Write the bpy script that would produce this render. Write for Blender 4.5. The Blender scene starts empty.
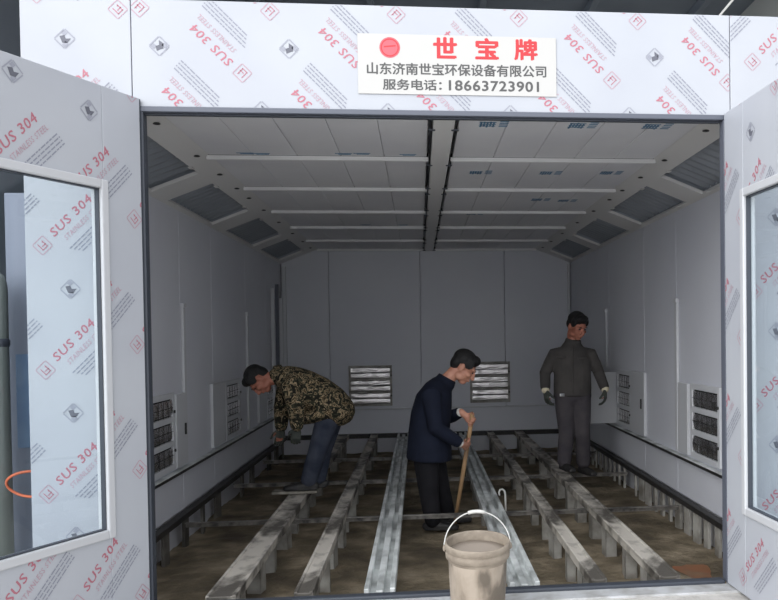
import bpy, bmesh, math, random
from mathutils import Vector, Matrix, noise
random.seed(7)
V = Vector
S = bpy.context.scene
COL = S.collection
PI = math.pi

# ------------------------------------------------------------------ camera
CX, CY, CZ = -.1405, -4.2445, 1.4337
YAW, PITCH, ROLL, F, PX, PY = .1025, -.0196, -.0132, 805.72, 502.10, 350.63
fwd = V((math.sin(YAW)*math.cos(PITCH), math.cos(YAW)*math.cos(PITCH), math.sin(PITCH)))
rt = V((math.cos(YAW), -math.sin(YAW), 0))
up = rt.cross(fwd)
RR = math.cos(ROLL)*rt + math.sin(ROLL)*up
UU = -math.sin(ROLL)*rt + math.cos(ROLL)*up
CAM = V((CX, CY, CZ))
cd = bpy.data.cameras.new('camera'); cam = bpy.data.objects.new('camera', cd); COL.objects.link(cam)
cd.sensor_fit = 'HORIZONTAL'; cd.sensor_width = 36; cd.lens = F/778*36
cd.shift_x = (389-PX)/778; cd.shift_y = (PY-300)/778
cd.clip_start = .05; cd.clip_end = 200
m = Matrix((RR, UU, -fwd)).transposed().to_4x4(); m.translation = CAM
cam.matrix_world = m
S.camera = cam

def at(px, py, y):
    """world point seen at a pixel of the photograph at depth y inside the place"""
    d = fwd + RR*(px-PX)/F - UU*(py-PY)/F
    return CAM + d*((y-CY)/d.y)

# ------------------------------------------------------------------ materials
def rgb(r, g, b):
    f = lambda c: ((c/255+.055)/1.055)**2.4 if c/255 > .04045 else c/255/12.92
    return (f(r), f(g), f(b), 1)
MATS = {}
def tone(c, k): return None if c is None else (c[0]*k, c[1]*k, c[2]*k, 1)
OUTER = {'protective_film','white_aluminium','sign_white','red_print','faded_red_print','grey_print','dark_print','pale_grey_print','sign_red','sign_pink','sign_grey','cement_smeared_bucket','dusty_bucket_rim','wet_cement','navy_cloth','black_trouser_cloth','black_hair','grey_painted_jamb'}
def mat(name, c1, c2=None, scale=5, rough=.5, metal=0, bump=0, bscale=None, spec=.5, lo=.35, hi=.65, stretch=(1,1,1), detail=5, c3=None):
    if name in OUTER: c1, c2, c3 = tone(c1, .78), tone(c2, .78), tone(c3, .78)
    m_ = bpy.data.materials.new(name); m_.use_nodes = True
    nt = m_.node_tree; N = nt.nodes; L = nt.links
    b = N['Principled BSDF']
    b.inputs['Base Color'].default_value = c1; b.inputs['Roughness'].default_value = rough
    b.inputs['Metallic'].default_value = metal; b.inputs['Specular IOR Level'].default_value = spec
    tc = N.new('ShaderNodeTexCoord'); mp = N.new('ShaderNodeMapping'); mp.inputs['Scale'].default_value = stretch
    L.new(tc.outputs['Object'], mp.inputs['Vector'])
    if c2 is not None:
        n = N.new('ShaderNodeTexNoise'); n.inputs['Scale'].default_value = scale; n.inputs['Detail'].default_value = detail
        L.new(mp.outputs[0], n.inputs['Vector'])
        r = N.new('ShaderNodeValToRGB'); r.color_ramp.elements[0].position = lo; r.color_ramp.elements[1].position = hi
        r.color_ramp.elements[0].color = c1; r.color_ramp.elements[1].color = c2
        if c3 is not None:
            e = r.color_ramp.elements.new((lo+hi)/2); e.color = c3
        L.new(n.outputs['Fac'], r.inputs['Fac']); L.new(r.outputs['Color'], b.inputs['Base Color'])
    if bump:
        n2 = N.new('ShaderNodeTexNoise'); n2.inputs['Scale'].default_value = bscale or scale*3; n2.inputs['Detail'].default_value = 6
        L.new(mp.outputs[0], n2.inputs['Vector'])
        bp = N.new('ShaderNodeBump'); bp.inputs['Strength'].default_value = bump; bp.inputs['Distance'].default_value = .02
        L.new(n2.outputs['Fac'], bp.inputs['Height']); L.new(bp.outputs[0], b.inputs['Normal'])
    MATS[name] = m_
    return m_
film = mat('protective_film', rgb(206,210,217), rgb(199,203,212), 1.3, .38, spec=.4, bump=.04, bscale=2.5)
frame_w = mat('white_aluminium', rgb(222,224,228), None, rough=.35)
wallm = mat('grey_white_wall_sheet', rgb(206,208,216), rgb(214,216,222), .8, .42, spec=.4)
ceilm = mat('ceiling_sheet', rgb(226,226,228), rgb(216,216,220), 1.2, .5)
ceilf = mat('ceiling_frame_sheet', rgb(216,215,213), None, rough=.5)
joistm = mat('ceiling_flange', rgb(240,240,240), None, rough=.4)
seal = mat('dark_rubber_seal', rgb(62,67,76), None, rough=.5)
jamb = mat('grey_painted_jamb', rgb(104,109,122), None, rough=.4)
black = mat('black_steel', rgb(30,30,32), rgb(52,50,48), 9, .5)
dark = mat('dark_gap_and_shade', rgb(30,31,33), None, rough=.8)
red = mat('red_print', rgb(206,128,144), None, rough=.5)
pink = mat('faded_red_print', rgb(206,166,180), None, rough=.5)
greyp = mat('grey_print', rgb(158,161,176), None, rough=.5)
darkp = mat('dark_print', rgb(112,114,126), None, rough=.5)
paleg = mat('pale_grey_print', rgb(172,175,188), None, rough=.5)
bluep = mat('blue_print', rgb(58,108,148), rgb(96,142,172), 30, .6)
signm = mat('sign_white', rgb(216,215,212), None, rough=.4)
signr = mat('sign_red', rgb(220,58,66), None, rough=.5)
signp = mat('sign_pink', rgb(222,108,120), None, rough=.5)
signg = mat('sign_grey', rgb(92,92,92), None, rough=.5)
galv = mat('cement_stained_galvanised_steel', rgb(160,164,163), rgb(232,236,235), 5, .45, .15, .06, 30, lo=.36, hi=.6, stretch=(1,.7,1))
galv2 = mat('muddy_steel', rgb(92,88,82), rgb(206,200,190), 6, .6, .1, .25, 30, lo=.40, hi=.58, stretch=(1,.6,1))
legm = mat('weathered_zinc_plate', rgb(128,124,116), rgb(176,174,168), 7, .6, .1, .2)
rodm = mat('dark_angle_iron', rgb(78,76,75), rgb(150,146,140), 12, .5, .4)
dirt = mat('pit_dirt', rgb(86,78,66), rgb(168,154,132), 3.2, .8, 0, 1.0, 22, spec=.3, lo=.3, hi=.7, c3=rgb(122,111,92))
conc = mat('dusty_concrete', rgb(186,183,178), rgb(216,213,208), 5, .85, 0, .6, 30)
sillm = mat('cement_dusted_sill', rgb(196,198,200), rgb(150,148,144), 9, .6, 0, .2, 30, lo=.4, hi=.75)
foil2 = mat('crumpled_side_foil', rgb(240,238,238), None, rough=.22, metal=1, bump=1.0, bscale=13)
foil = mat('crumpled_foil', rgb(240,236,236), None, rough=.28, metal=1, bump=.6, bscale=16, stretch=(.5,1,3))
wareh = mat('warehouse_sheet', rgb(150,158,168), rgb(136,143,152), .6, .7)
corr = mat('corrugated_grey_sheet', rgb(160,166,174), rgb(146,152,160), 2, .45, .3)
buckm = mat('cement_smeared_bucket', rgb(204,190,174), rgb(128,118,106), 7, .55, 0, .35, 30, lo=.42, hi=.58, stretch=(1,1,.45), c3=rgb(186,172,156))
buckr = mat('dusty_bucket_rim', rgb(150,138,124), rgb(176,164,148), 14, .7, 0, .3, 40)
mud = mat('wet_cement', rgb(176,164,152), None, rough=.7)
wood = mat('worn_wood', rgb(170,136,98), rgb(112,90,68), 12, .65, stretch=(1,1,.3))
boardm = mat('cement_board_wood', rgb(150,146,136), rgb(96,90,82), 12, .8, bump=.3)
skin = mat('skin', rgb(198,146,122), rgb(184,128,106), 14, .55)
skin_d = mat('tanned_skin', rgb(176,116,96), rgb(160,102,84), 14, .55)
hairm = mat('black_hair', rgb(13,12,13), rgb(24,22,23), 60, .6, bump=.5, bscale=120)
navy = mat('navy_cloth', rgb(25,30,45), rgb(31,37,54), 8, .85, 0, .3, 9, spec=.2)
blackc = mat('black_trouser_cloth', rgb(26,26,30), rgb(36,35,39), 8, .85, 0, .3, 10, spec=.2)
workc = mat('grey_green_work_cloth', rgb(66,64,63), rgb(80,77,75), 6, .85, 0, .35, 10, spec=.2)
workt = mat('purple_grey_work_cloth', rgb(66,63,68), rgb(80,76,78), 6, .85, 0, .35, 10, spec=.2)
jean = mat('dark_blue_trouser_cloth', rgb(46,52,66), rgb(72,76,88), 7, .85, 0, .3, 10, spec=.2)
shoem = mat('dark_shoe', rgb(30,30,33), rgb(52,50,48), 20, .6)
glovem = mat('grey_glove', rgb(52,56,54), rgb(74,78,70), 20, .8)
cuffm = mat('pale_cuff', rgb(206,196,170), None, rough=.8)
eyem = mat('eye_dark', rgb(30,24,22), None, rough=.3)
chrome = mat('bright_metal', rgb(230,230,230), None, rough=.15, metal=1)
whitep = mat('white_plastic', rgb(200,200,196), None, rough=.4)
bluecol = mat('blue_grey_paint', rgb(110,140,180), rgb(140,165,195), 3, .6)
orange = mat('orange_hose', rgb(226,120,82), None, rough=.5)
paleroof = mat('pale_wall_sheet', rgb(225,226,220), None, rough=.8)  # even pale colour of the right warehouse wall
# camouflage
camo = bpy.data.materials.new('camouflage_cloth'); camo.use_nodes = True
nt = camo.node_tree; b = nt.nodes['Principled BSDF']; b.inputs['Roughness'].default_value = .85; b.inputs['Specular IOR Level'].default_value = .2
tc = nt.nodes.new('ShaderNodeTexCoord'); n = nt.nodes.new('ShaderNodeTexNoise'); n.inputs['Scale'].default_value = 24; n.inputs['Detail'].default_value = 2.5; n.inputs['Distortion'].default_value = 1.2
r = nt.nodes.new('ShaderNodeValToRGB'); r.color_ramp.interpolation = 'CONSTANT'
cr = r.color_ramp; cr.elements[0].color = rgb(36,34,29); cr.elements[1].color = rgb(60,61,48); cr.elements[1].position = .44
e = cr.elements.new(.53); e.color = rgb(170,150,120)
e = cr.elements.new(.58); e.color = rgb(88,75,55)
e = cr.elements.new(.66); e.color = rgb(44,42,34)
nt.links.new(tc.outputs['Object'], n.inputs['Vector']); nt.links.new(n.outputs['Fac'], r.inputs['Fac']); nt.links.new(r.outputs[0], b.inputs['Base Color'])
# glass
glass = bpy.data.materials.new('window_glass'); glass.use_nodes = True
nt = glass.node_tree; N = nt.nodes; N.clear(); out = N.new('ShaderNodeOutputMaterial'); mx = N.new('ShaderNodeMixShader')
tr = N.new('ShaderNodeBsdfTransparent'); tr.inputs[0].default_value = (.89,.925,.94,1); gl = N.new('ShaderNodeBsdfGlossy'); gl.inputs['Roughness'].default_value = .02
gl.inputs['Color'].default_value = (.9,.95,1,1)
fr = N.new('ShaderNodeFresnel'); fr.inputs[0].default_value = 1.5
ge = N.new('ShaderNodeNewGeometry'); iv = N.new('ShaderNodeMath'); iv.operation = 'SUBTRACT'; iv.inputs[0].default_value = 1; mu = N.new('ShaderNodeMath'); mu.operation = 'MULTIPLY'
nt.links.new(ge.outputs['Backfacing'], iv.inputs[1]); nt.links.new(iv.outputs[0], mu.inputs[0]); nt.links.new(fr.outputs[0], mu.inputs[1])
nt.links.new(mu.outputs[0], mx.inputs[0]); nt.links.new(tr.outputs[0], mx.inputs[1]); nt.links.new(gl.outputs[0], mx.inputs[2]); nt.links.new(mx.outputs[0], out.inputs[0])

# ------------------------------------------------------------------ mesh helper
class MB:
    def __init__(s): s.v = []; s.f = []; s.mi = []; s.sm = []
    def add(s, vs, fs, mi=0, smooth=False):
        o = len(s.v); s.v += [V(p) for p in vs]
        for f in fs: s.f.append([i+o for i in f]); s.mi.append(mi); s.sm.append(smooth)
        return s
    def box(s, lo, hi, mi=0, M=None):
        (a,b,c),(d,e,f) = lo, hi
        vs = [V(p) for p in ((a,b,c),(d,b,c),(d,e,c),(a,e,c),(a,b,f),(d,b,f),(d,e,f),(a,e,f))]
        if M: vs = [M @ p for p in vs]
        return s.add(vs, [(0,3,2,1),(4,5,6,7),(0,1,5,4),(1,2,6,5),(2,3,7,6),(3,0,4,7)], mi)
    def bevbox(s, lo, hi, bv=.004, mi=0, M=None):
        bm = bmesh.new(); bmesh.ops.create_cube(bm, size=1)
        lo = V(lo); hi = V(hi); c = (lo+hi)/2; d = hi-lo
        for v in bm.verts: v.co = V((v.co.x*d.x, v.co.y*d.y, v.co.z*d.z)) + c
        bmesh.ops.bevel(bm, geom=bm.edges[:], offset=min(bv, min(abs(x) for x in d)*.45), segments=2, affect='EDGES', profile=.5)
        bm.verts.index_update()
        vs = [(M @ v.co) if M else v.co.copy() for v in bm.verts]; fs = [[v.index for v in f.verts] for f in bm.faces]; bm.free()
        return s.add(vs, fs, mi)
    def sweep(s, pts, rad, n=12, mi=0, ref=None, cap='round', smooth=True, closed=False):
        """rad: list of r or (ra, rb); ra along ref-perp, rb along ref"""
        pts = [V(p) for p in pts]; rad = [(q, q) if not isinstance(q, (tuple, list)) else q for q in rad]
        if len(rad) == 1: rad = rad*len(pts)
        rings = []
        k = len(pts); ax0 = None
        for i in range(k):
            if closed: t = pts[(i+1) % k]-pts[i-1]
            else: t = pts[min(i+1,k-1)]-pts[max(i-1,0)]
            t.normalize()
            if ref is not None: r_ = V(ref)
            elif ax0 is not None: r_ = ax0
            else: r_ = V((0,0,1)) if abs(t.z) < .9 else V((0,1,0))
            b_ = r_ - t*r_.dot(t)
            if b_.length < 1e-4: b_ = t.orthogonal()
            b_.normalize(); a_ = t.cross(b_); ax0 = b_
            rings.append((pts[i], t, a_, b_, rad[i]))
        if cap == 'round' and not closed:
            p,t,a,b_,q = rings[0]; h = min(q); extra = [(p-t*h*math.sin(w), t, a, b_, (q[0]*math.cos(w), q[1]*math.cos(w))) for w in (1.45,1.0,.5)]
            p,t,a,b_,q = rings[-1]; h = min(q); ex2 = [(p+t*h*math.sin(w), t, a, b_, (q[0]*math.cos(w), q[1]*math.cos(w))) for w in (.5,1.0,1.45)]
            rings = extra + rings + ex2
        vs = []
        for p,t,a,b_,q in rings:
            for j in range(n):
                w = 2*PI*j/n; vs.append(p + a*math.cos(w)*q[0] + b_*math.sin(w)*q[1])
        fs = []; R_ = len(rings)
        for i in range(R_ if closed else R_-1):
            for j in range(n):
                i2 = (i+1) % R_
                fs.append((i*n+j, i*n+(j+1)%n, i2*n+(j+1)%n, i2*n+j))
        s.add(vs, fs, mi, smooth)
        if not closed:
            o = len(s.v)-len(vs)
            s.f.append([o+j for j in reversed(range(n))]); s.mi.append(mi); s.sm.append(False)
            s.f.append([o+(R_-1)*n+j for j in range(n)]); s.mi.append(mi); s.sm.append(False)
        return s
    def ell(s, c, A, B, C, mi=0, nu=16, nv=10):
        """ellipsoid with axis vectors A, B, C"""
        c = V(c); vs = [c+C]
        for i in range(1, nv):
            w = PI*i/nv
            for j in range(nu):
                u = 2*PI*j/nu; vs.append(c + C*math.cos(w) + (A*math.cos(u)+B*math.sin(u))*math.sin(w))
        vs.append(c-C); fs = [(0, 1+j, 1+(j+1)%nu) for j in range(nu)]
        for i in range(nv-2):
            for j in range(nu): fs.append((1+i*nu+j, 1+(i+1)*nu+j, 1+(i+1)*nu+(j+1)%nu, 1+i*nu+(j+1)%nu))
        e_ = len(vs)-1; fs += [(e_, 1+(nv-2)*nu+(j+1)%nu, 1+(nv-2)*nu+j) for j in range(nu)]
        return s.add(vs, fs, mi, True)
    def lathe(s, prof, c=(0,0,0), n=48, mi=0, M=None):
        c = V(c); vs = []
        for r_, z in prof:
            for j in range(n):
                w = 2*PI*j/n; p = V((r_*math.cos(w), r_*math.sin(w), z)); vs.append((M @ p if M else p)+c)
        fs = [(i*n+j, i*n+(j+1)%n, (i+1)*n+(j+1)%n, (i+1)*n+j) for i in range(len(prof)-1) for j in range(n)]
        return s.add(vs, fs, mi, True)
    def mesh(s, name):
        me = bpy.data.meshes.new(name); me.from_pydata([tuple(v) for v in s.v], [], s.f)
        me.polygons.foreach_set('material_index', s.mi); me.polygons.foreach_set('use_smooth', s.sm); me.update()
        return me
    def build(s, name, mats, parent=None, fix=True):
        me = s.mesh(name)
        if fix:
            bm = bmesh.new(); bm.from_mesh(me); bmesh.ops.recalc_face_normals(bm, faces=bm.faces[:]); bm.to_mesh(me); bm.free()
        for m_ in (mats if isinstance(mats, (list, tuple)) else [mats]): me.materials.append(m_)
        o = bpy.data.objects.new(name, me); COL.objects.link(o)
        if parent:
            o.parent = parent; o.location = (0,0,0)
            off = parent.get('_o')
            if off is not None:
                me.transform(Matrix.Translation(-V(off)))
        return o
def remesh(mb, name, mats, voxel, parent, smooth=2, label=None):
    """fuse overlapping closed shapes into one continuous skin"""
    me = mb.mesh(name); bm = bmesh.new(); bm.from_mesh(me); bmesh.ops.recalc_face_normals(bm, faces=bm.faces[:]); bm.to_mesh(me); bm.free()
    o = bpy.data.objects.new(name, me); COL.objects.link(o)
    q = o.modifiers.new('r', 'REMESH'); q.mode = 'VOXEL'; q.voxel_size = voxel; q.use_smooth_shade = True
    if smooth:
        w = o.modifiers.new('s', 'SMOOTH'); w.factor = .6; w.iterations = smooth
    dg = bpy.context.evaluated_depsgraph_get(); dg.update()
    nm = bpy.data.meshes.new_from_object(o.evaluated_get(dg)); bpy.data.objects.remove(o)
    nm.name = name; nm.materials.clear()
    for m_ in (mats if isinstance(mats, (list, tuple)) else [mats]): nm.materials.append(m_)
    for p in nm.polygons: p.use_smooth = True; p.material_index = 0
    o = bpy.data.objects.new(name, nm); COL.objects.link(o); o.parent = parent
    if parent.get('_o') is not None: nm.transform(Matrix.Translation(-V(parent['_o'])))
    if label: o['label'] = label
    return o
def tag(o, label=None, cat=None, group=None, kind=None):
    if label: o['label'] = label
    if cat: o['category'] = cat
    if group: o['group'] = group
    if kind: o['kind'] = kind
    return o
def thing(name, loc, label, cat, group=None, rz=0):
    """Empty at the thing's base; parts are given in world coordinates and shifted by its location"""
    o = bpy.data.objects.new(name, None); COL.objects.link(o); o.location = loc; o.empty_display_size = .1
    o['_o'] = tuple(loc)
    return tag(o, label, cat, group)
def struct(name, loc=(0,0,0), label=None):
    o = bpy.data.objects.new(name, None); COL.objects.link(o); o.location = loc; o['_o'] = tuple(loc); o['kind'] = 'structure'
    if label: o['label'] = label
    return o
def sub(o, parent_world):   # make a part able to carry sub-parts in world coordinates
    o['_o'] = tuple(parent_world); return o

# ------------------------------------------------------------------ flat lettering
def text_mesh(body, bold=0, res=2, space=1):
    cu = bpy.data.curves.new('t', 'FONT'); cu.body = body; cu.offset = 0; cu.resolution_u = res; cu.space_character = space
    o = bpy.data.objects.new('t', cu); COL.objects.link(o)
    dg = bpy.context.evaluated_depsgraph_get(); dg.update()
    me = bpy.data.meshes.new_from_object(o.evaluated_get(dg))
    vs = [V((v.co.x, v.co.y, 0)) for v in me.vertices]; fs = [list(p.vertices) for p in me.polygons]
    bpy.data.objects.remove(o); bpy.data.curves.remove(cu); bpy.data.meshes.remove(me)
    x0 = min(v.x for v in vs); x1 = max(v.x for v in vs); y0 = min(v.y for v in vs); y1 = max(v.y for v in vs)
    return [V(((v.x-x0)/(x1-x0), (v.y-y0)/(y1-y0), 0)) for v in vs], fs
def put_text(mb, tm, x0, y0, w, h, mi=0, shear=0, z=0, b=0):
    vs, fs = tm
    if b:
        for k in range(8): put_text(mb, tm, x0+b*math.cos(k*PI/4), y0+b*math.sin(k*PI/4), w, h, mi, shear, z-.00012*(k+1))
    mb.add([V((x0+v.x*w+shear*v.y*h, y0+v.y*h, z)) for v in vs], fs, mi)
T_SUS = text_mesh('SUS 304', .02, 2, 1.1)
T_SS = text_mesh('STAINLESS STEEL', .01, 1, 1.1)

def rect(mb, x0, y0, x1, y1, mi): mb.add([(x0,y0,0),(x1,y0,0),(x1,y1,0),(x0,y1,0)], [(0,1,2,3)], mi)
def ring_sq(mb, cx, cy, r_, t, mi):
    rect(mb, cx-r_+t, cy-r_, cx+r_-t, cy-r_+t, mi); rect(mb, cx-r_+t, cy+r_-t, cx+r_-t, cy+r_, mi)
    rect(mb, cx-r_, cy-r_+t, cx-r_+t, cy+r_-t, mi); rect(mb, cx+r_-t, cy-r_+t, cx+r_, cy+r_-t, mi)
def motif():
    """one repeat of the printed film, reading along +x"""
    mb = MB()   # materials: 0 red 1 pink 2 grey 3 dark 4 pale
    put_text(mb, T_SUS, -.13, -.022, .26, .042, 0, .15, b=.0009)
    put_text(mb, T_SS, -.10, -.075, .25, .026, 1, .15)
    ring_sq(mb, -.20, -.01, .036, .004, 1)
    for k, (a, b_) in enumerate(((-.018,.018),(-.006,.02),(.008,.014))): rect(mb, -.20+a, -.03+k*.015, -.20+b_, -.026+k*.015, 0)
    for k in (-.016, .012): rect(mb, -.20+k, -.028, -.20+k+.004, .01, 0)
    rnd = random.Random(3)
    for k in range(4):
        y = -.115-k*.017; x = -.12+k*.012
        while x < .17:
            w = rnd.uniform(.012, .035); rect(mb, x, y, min(x+w, .175), y+.006, 2); x += w+.005
    # pale stamp with a dark bird-like mark
    cx, cy = .175, .185
    ring_sq(mb, cx, cy, .038, .006, 4); rect(mb, cx-.030, cy-.030, cx-.005, cy-.012, 4); rect(mb, cx+.008, cy+.01, cx+.03, cy+.03, 4)
    mb.add([V((cx+x, cy+y, 0)) for x, y in ((-.008,.026),(.012,.012),(.004,-.004),(.022,-.02),(-.006,-.024),(-.022,-.006))], [(0,1,2,5),(2,3,4,5)], 3)
    return mb
MOT = motif()
FILM_MATS = [red, pink, greyp, darkp, paleg]
def film_print(name, parent, w, h, M, ang, phase=(0,0), skip=None):
    """printed repeats covering a w x h panel; M maps panel coordinates (x right, y up, z out) to the world"""
    out = MB(); R_ = Matrix.Rotation(ang, 3, 'Z')
    a = V((.637,0,0)); b_ = V((-.142,-.316,0))
    if abs(ang-PI/4) < .2: a = V((.0,.62,0)); b_ = V((-.383,.065,0))
    for i in range(-9, 10):
        for j in range(-9, 10):
            o = a*i + b_*j + V((phase[0], phase[1], 0))
            if -.4 < o.x < w+.4 and -.4 < o.y < h+.4:
                out.add([R_ @ v + o for v in MOT.v], MOT.f, 0); k = len(MOT.f); out.mi[-k:] = MOT.mi
    me = out.mesh(name); bm = bmesh.new(); bm.from_mesh(me)
    def cut(co, no):
        bmesh.ops.bisect_plane(bm, geom=bm.verts[:]+bm.edges[:]+bm.faces[:], plane_co=co, plane_no=no, clear_outer=True, dist=1e-6)
    e_ = .004
    cut((e_,0,0), (-1,0,0)); cut((w-e_,0,0), (1,0,0)); cut((0,e_,0), (0,-1,0)); cut((0,h-e_,0), (0,1,0))
    for s_ in (skip or []):      # rectangular holes (window openings)
        x0,y0,x1,y1 = s_
        for co, no in (((x0,0,0),(1,0,0)),((x1,0,0),(1,0,0)),((0,y0,0),(0,1,0)),((0,y1,0),(0,1,0))):
            bmesh.ops.bisect_plane(bm, geom=bm.verts[:]+bm.edges[:]+bm.faces[:], plane_co=co, plane_no=no, dist=1e-6)
        dl = [f for f in bm.faces if x0 < f.calc_center_median().x < x1 and y0 < f.calc_center_median().y < y1]
        bmesh.ops.delete(bm, geom=dl, context='FACES')
    bm.to_mesh(me); bm.free(); me.transform(M)
    off = parent.get('_o')
    if off is not None: me.transform(Matrix.Translation(-V(off)))
    for m_ in FILM_MATS: me.materials.append(m_)
    o = bpy.data.objects.new(name, me); COL.objects.link(o); o.parent = parent
    return o
def frameM(o, x, y):   # panel frame from origin and two axes
    x = V(x).normalized(); y = V(y).normalized(); z = x.cross(y)
    M = Matrix((x, y, z)).transposed().to_4x4(); M.translation = V(o); return M

# ================================================================== THE PLACE
ZT, ZC, ZW, ZL, ZB, ZP, ZH = 2.597, 2.640, 2.44, .434, .095, -.16, 3.138
L_ = 7.0
# ---- floors
fl = struct('floor')
pf = MB(); nx, ny = 90, 150
for i in range(nx+1):
    for j in range(ny+1):
        x = -2.05+4.1*i/nx; y = -.0+7.1*j/ny
        z = ZP - .012 + .028*noise.noise(V((x*1.7,y*1.7,3))) + .014*noise.noise(V((x*7,y*7,1)))
        pf.v.append(V((x, y, z)))
for i in range(nx):
    for j in range(ny):
        a = i*(ny+1)+j; pf.f.append([a, a+ny+1, a+ny+2, a+1]); pf.mi.append(0); pf.sm.append(True)
pf.build('pit_floor', dirt, fl)
og = MB()
og.box((-13,-15,-.3), (13,-.16,.055)); og.box((-9,-.16,-.3), (-2.12,22,.055)); og.box((2.12,-.16,-.3), (9,22,.055)); og.box((-2.12,7.12,-.3), (2.12,22,.055))
og.build('concrete_floor', conc, fl)
tr1 = struct('trim_1')
MB().bevbox((-2.1,-.16,-.2), (2.1,-.03,.066), .006).build('threshold', sillm, tr1)
MB().bevbox((-1.5,-.03,-.2), (1.5,.03,.084), .008).build('threshold_seal', seal, tr1)
# warm wet patch is part of the pit soil: a thin irregular puddle
pd = MB(); c = at(646,560,1.0); c = V((1.68, .98, ZP+.014))
vs = []
for q in range(13):
    for i in range(28):
        w = 2*PI*i/28; k_ = (q+.02)/12; x = c.x+k_*math.cos(w)*(.11+.03*math.sin(3*w)); y = c.y+k_*math.sin(w)*(.20+.05*math.cos(2*w)+.02*math.sin(5*w))
        vs.append(V((x, y, ZP-.012+.028*noise.noise(V((x*1.7,y*1.7,3)))+.014*noise.noise(V((x*7,y*7,1)))+.004)))
pd.add(vs, [(q*28+i, q*28+(i+1)%28, (q+1)*28+(i+1)%28, (q+1)*28+i) for q in range(12) for i in range(28)], 0, True)
tag(pd.build('puddle', mat('rusty_water', rgb(160,98,62), rgb(136,104,76), 6, .4), None), 'small rusty orange puddle on the pit floor near the right door', 'puddle')

# ---- walls of the booth
def side_wall(sx, name):
    w = struct(name); x0, x1 = sorted((sx*2.0, sx*2.06))
    ys = [.0, 1.17, 2.3, 3.27, 4.7, 5.85, 7.0]
    for a, b_ in zip(ys[:-1], ys[1:]):
        MB().bevbox((x0, a+.003, ZL+.0), (x1, b_-.003, ZW+.1), .004).build('wall_panel', wallm, w)
        MB().bevbox((x0, a+.003, ZB+.005), (x1, b_-.003, ZL-.0), .004).build('skirting_panel', wallm, w)
    MB().box(*[tuple(p) for p in ((x0 if sx < 0 else x1-.02, 0, -.3), (x0+.02 if sx < 0 else x1, 7.06, ZW+.4))]).build('outer_sheet', wallm, w)
    lx = sorted((sx*1.955, sx*2.0))
    t = struct('trim_%d' % (2 if sx < 0 else 3))
    MB().bevbox((lx[0], .02, ZL-.03), (lx[1], 6.97, ZL-.008), .003).build('ledge', black, t)
    MB().bevbox((lx[0]+(.0 if sx < 0 else .0), .02, ZL-.008), (lx[1], 6.97, ZL), .002).build('ledge_top', galv, t)
    return w
side_wall(-1, 'wall_left'); side_wall(1, 'wall_right')
wb = struct('wall_back')
xs = [-2.0, -1.36, -.119, 1.06, 2.0]
for a, b_ in zip(xs[:-1], xs[1:]):
    MB().bevbox((a+.003, 7.0, ZL), (b_-.003, 7.06, ZC+.05), .004).build('wall_panel', wallm, wb)
MB().bevbox((-2.0, 7.0, -.3), (2.0, 7.06, ZL), .004).build('skirting_panel', wallm, wb)
MB().box((-2.08, 7.062, -.3), (2.08, 7.09, ZC+.4)).build('outer_sheet', wallm, wb)
t = struct('trim_4')
MB().bevbox((-1.98, 6.955, ZL-.01), (1.98, 7.0, ZL+.008), .003).build('ledge_top', frame_w, t)
MB().bevbox((-1.98, 6.94, ZB-.06), (1.98, 6.999, ZB+.0), .003).build('base_rail', black, t)

# ---- ceiling
ce = struct('ceiling')
js = [.03, 1.234, 2.366, 3.57, 4.68, 5.9, 6.97]
EX = 1.49
for k in range(6):
    a, b_ = js[k]+.02, js[k+1]-.02
    for (x0, x1) in ((-EX, -.07), (.10, EX)):
        n_ = 5; dx = (x1-x0)/n_; mb = MB()
        for q in range(n_): mb.bevbox((x0+q*dx+.0015, a, ZC-.004), (x0+(q+1)*dx-.0015, b_, ZC+.03), .0035)
        mb.build('ceiling_panel', ceilm, ce)
for k in range(1, 7):
    for (x0, x1) in ((-EX-.02, -.06), (.09, EX+.02)):
        mb = MB(); mb.bevbox((x0, js[k]-.018, ZC-.03), (x1, js[k]+.018, ZC-.024), .002); mb.box((x0, js[k]-.003, ZC-.024), (x1, js[k]+.003, ZC+.02))
        mb.build('joist', joistm, ce)
        mb = MB(); mb.box((x0, js[k]-.02, ZC-.002), (x1, js[k]+.02, ZC+.02)); mb.build('joist_shade', dark, ce)  # dark strip painting in the shadow along each flange
MB().bevbox((-.045, .02, ZC-.035), (.075, 6.98, ZC+.0), .004).build('spine_beam', ceilf, ce)
for x in (-.056, .078): MB().box((x+.002, .02, ZC-.03), (x+.006, 6.98, ZC)).build('spine_gap', dark, ce)
for j in js[:-1]:
    for dy in (.1, .98) if j > .1 else (.35,):
        for x in (-.052, .082):
            if j+dy < 6.95: MB().bevbox((x-.022, j+dy-.013, ZC-.040), (x+.022, j+dy+.013, ZC-.03), .005).build('bolt_plate', seal, ce)
for j in js[1:-1]:
    for x in (-1.3, -.35, .45, 1.25):
        MB().bevbox((x-.03, j+.03, ZC-.018), (x+.03, j+.06, ZC-.004), .004).build('clip', black, ce)
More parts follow.
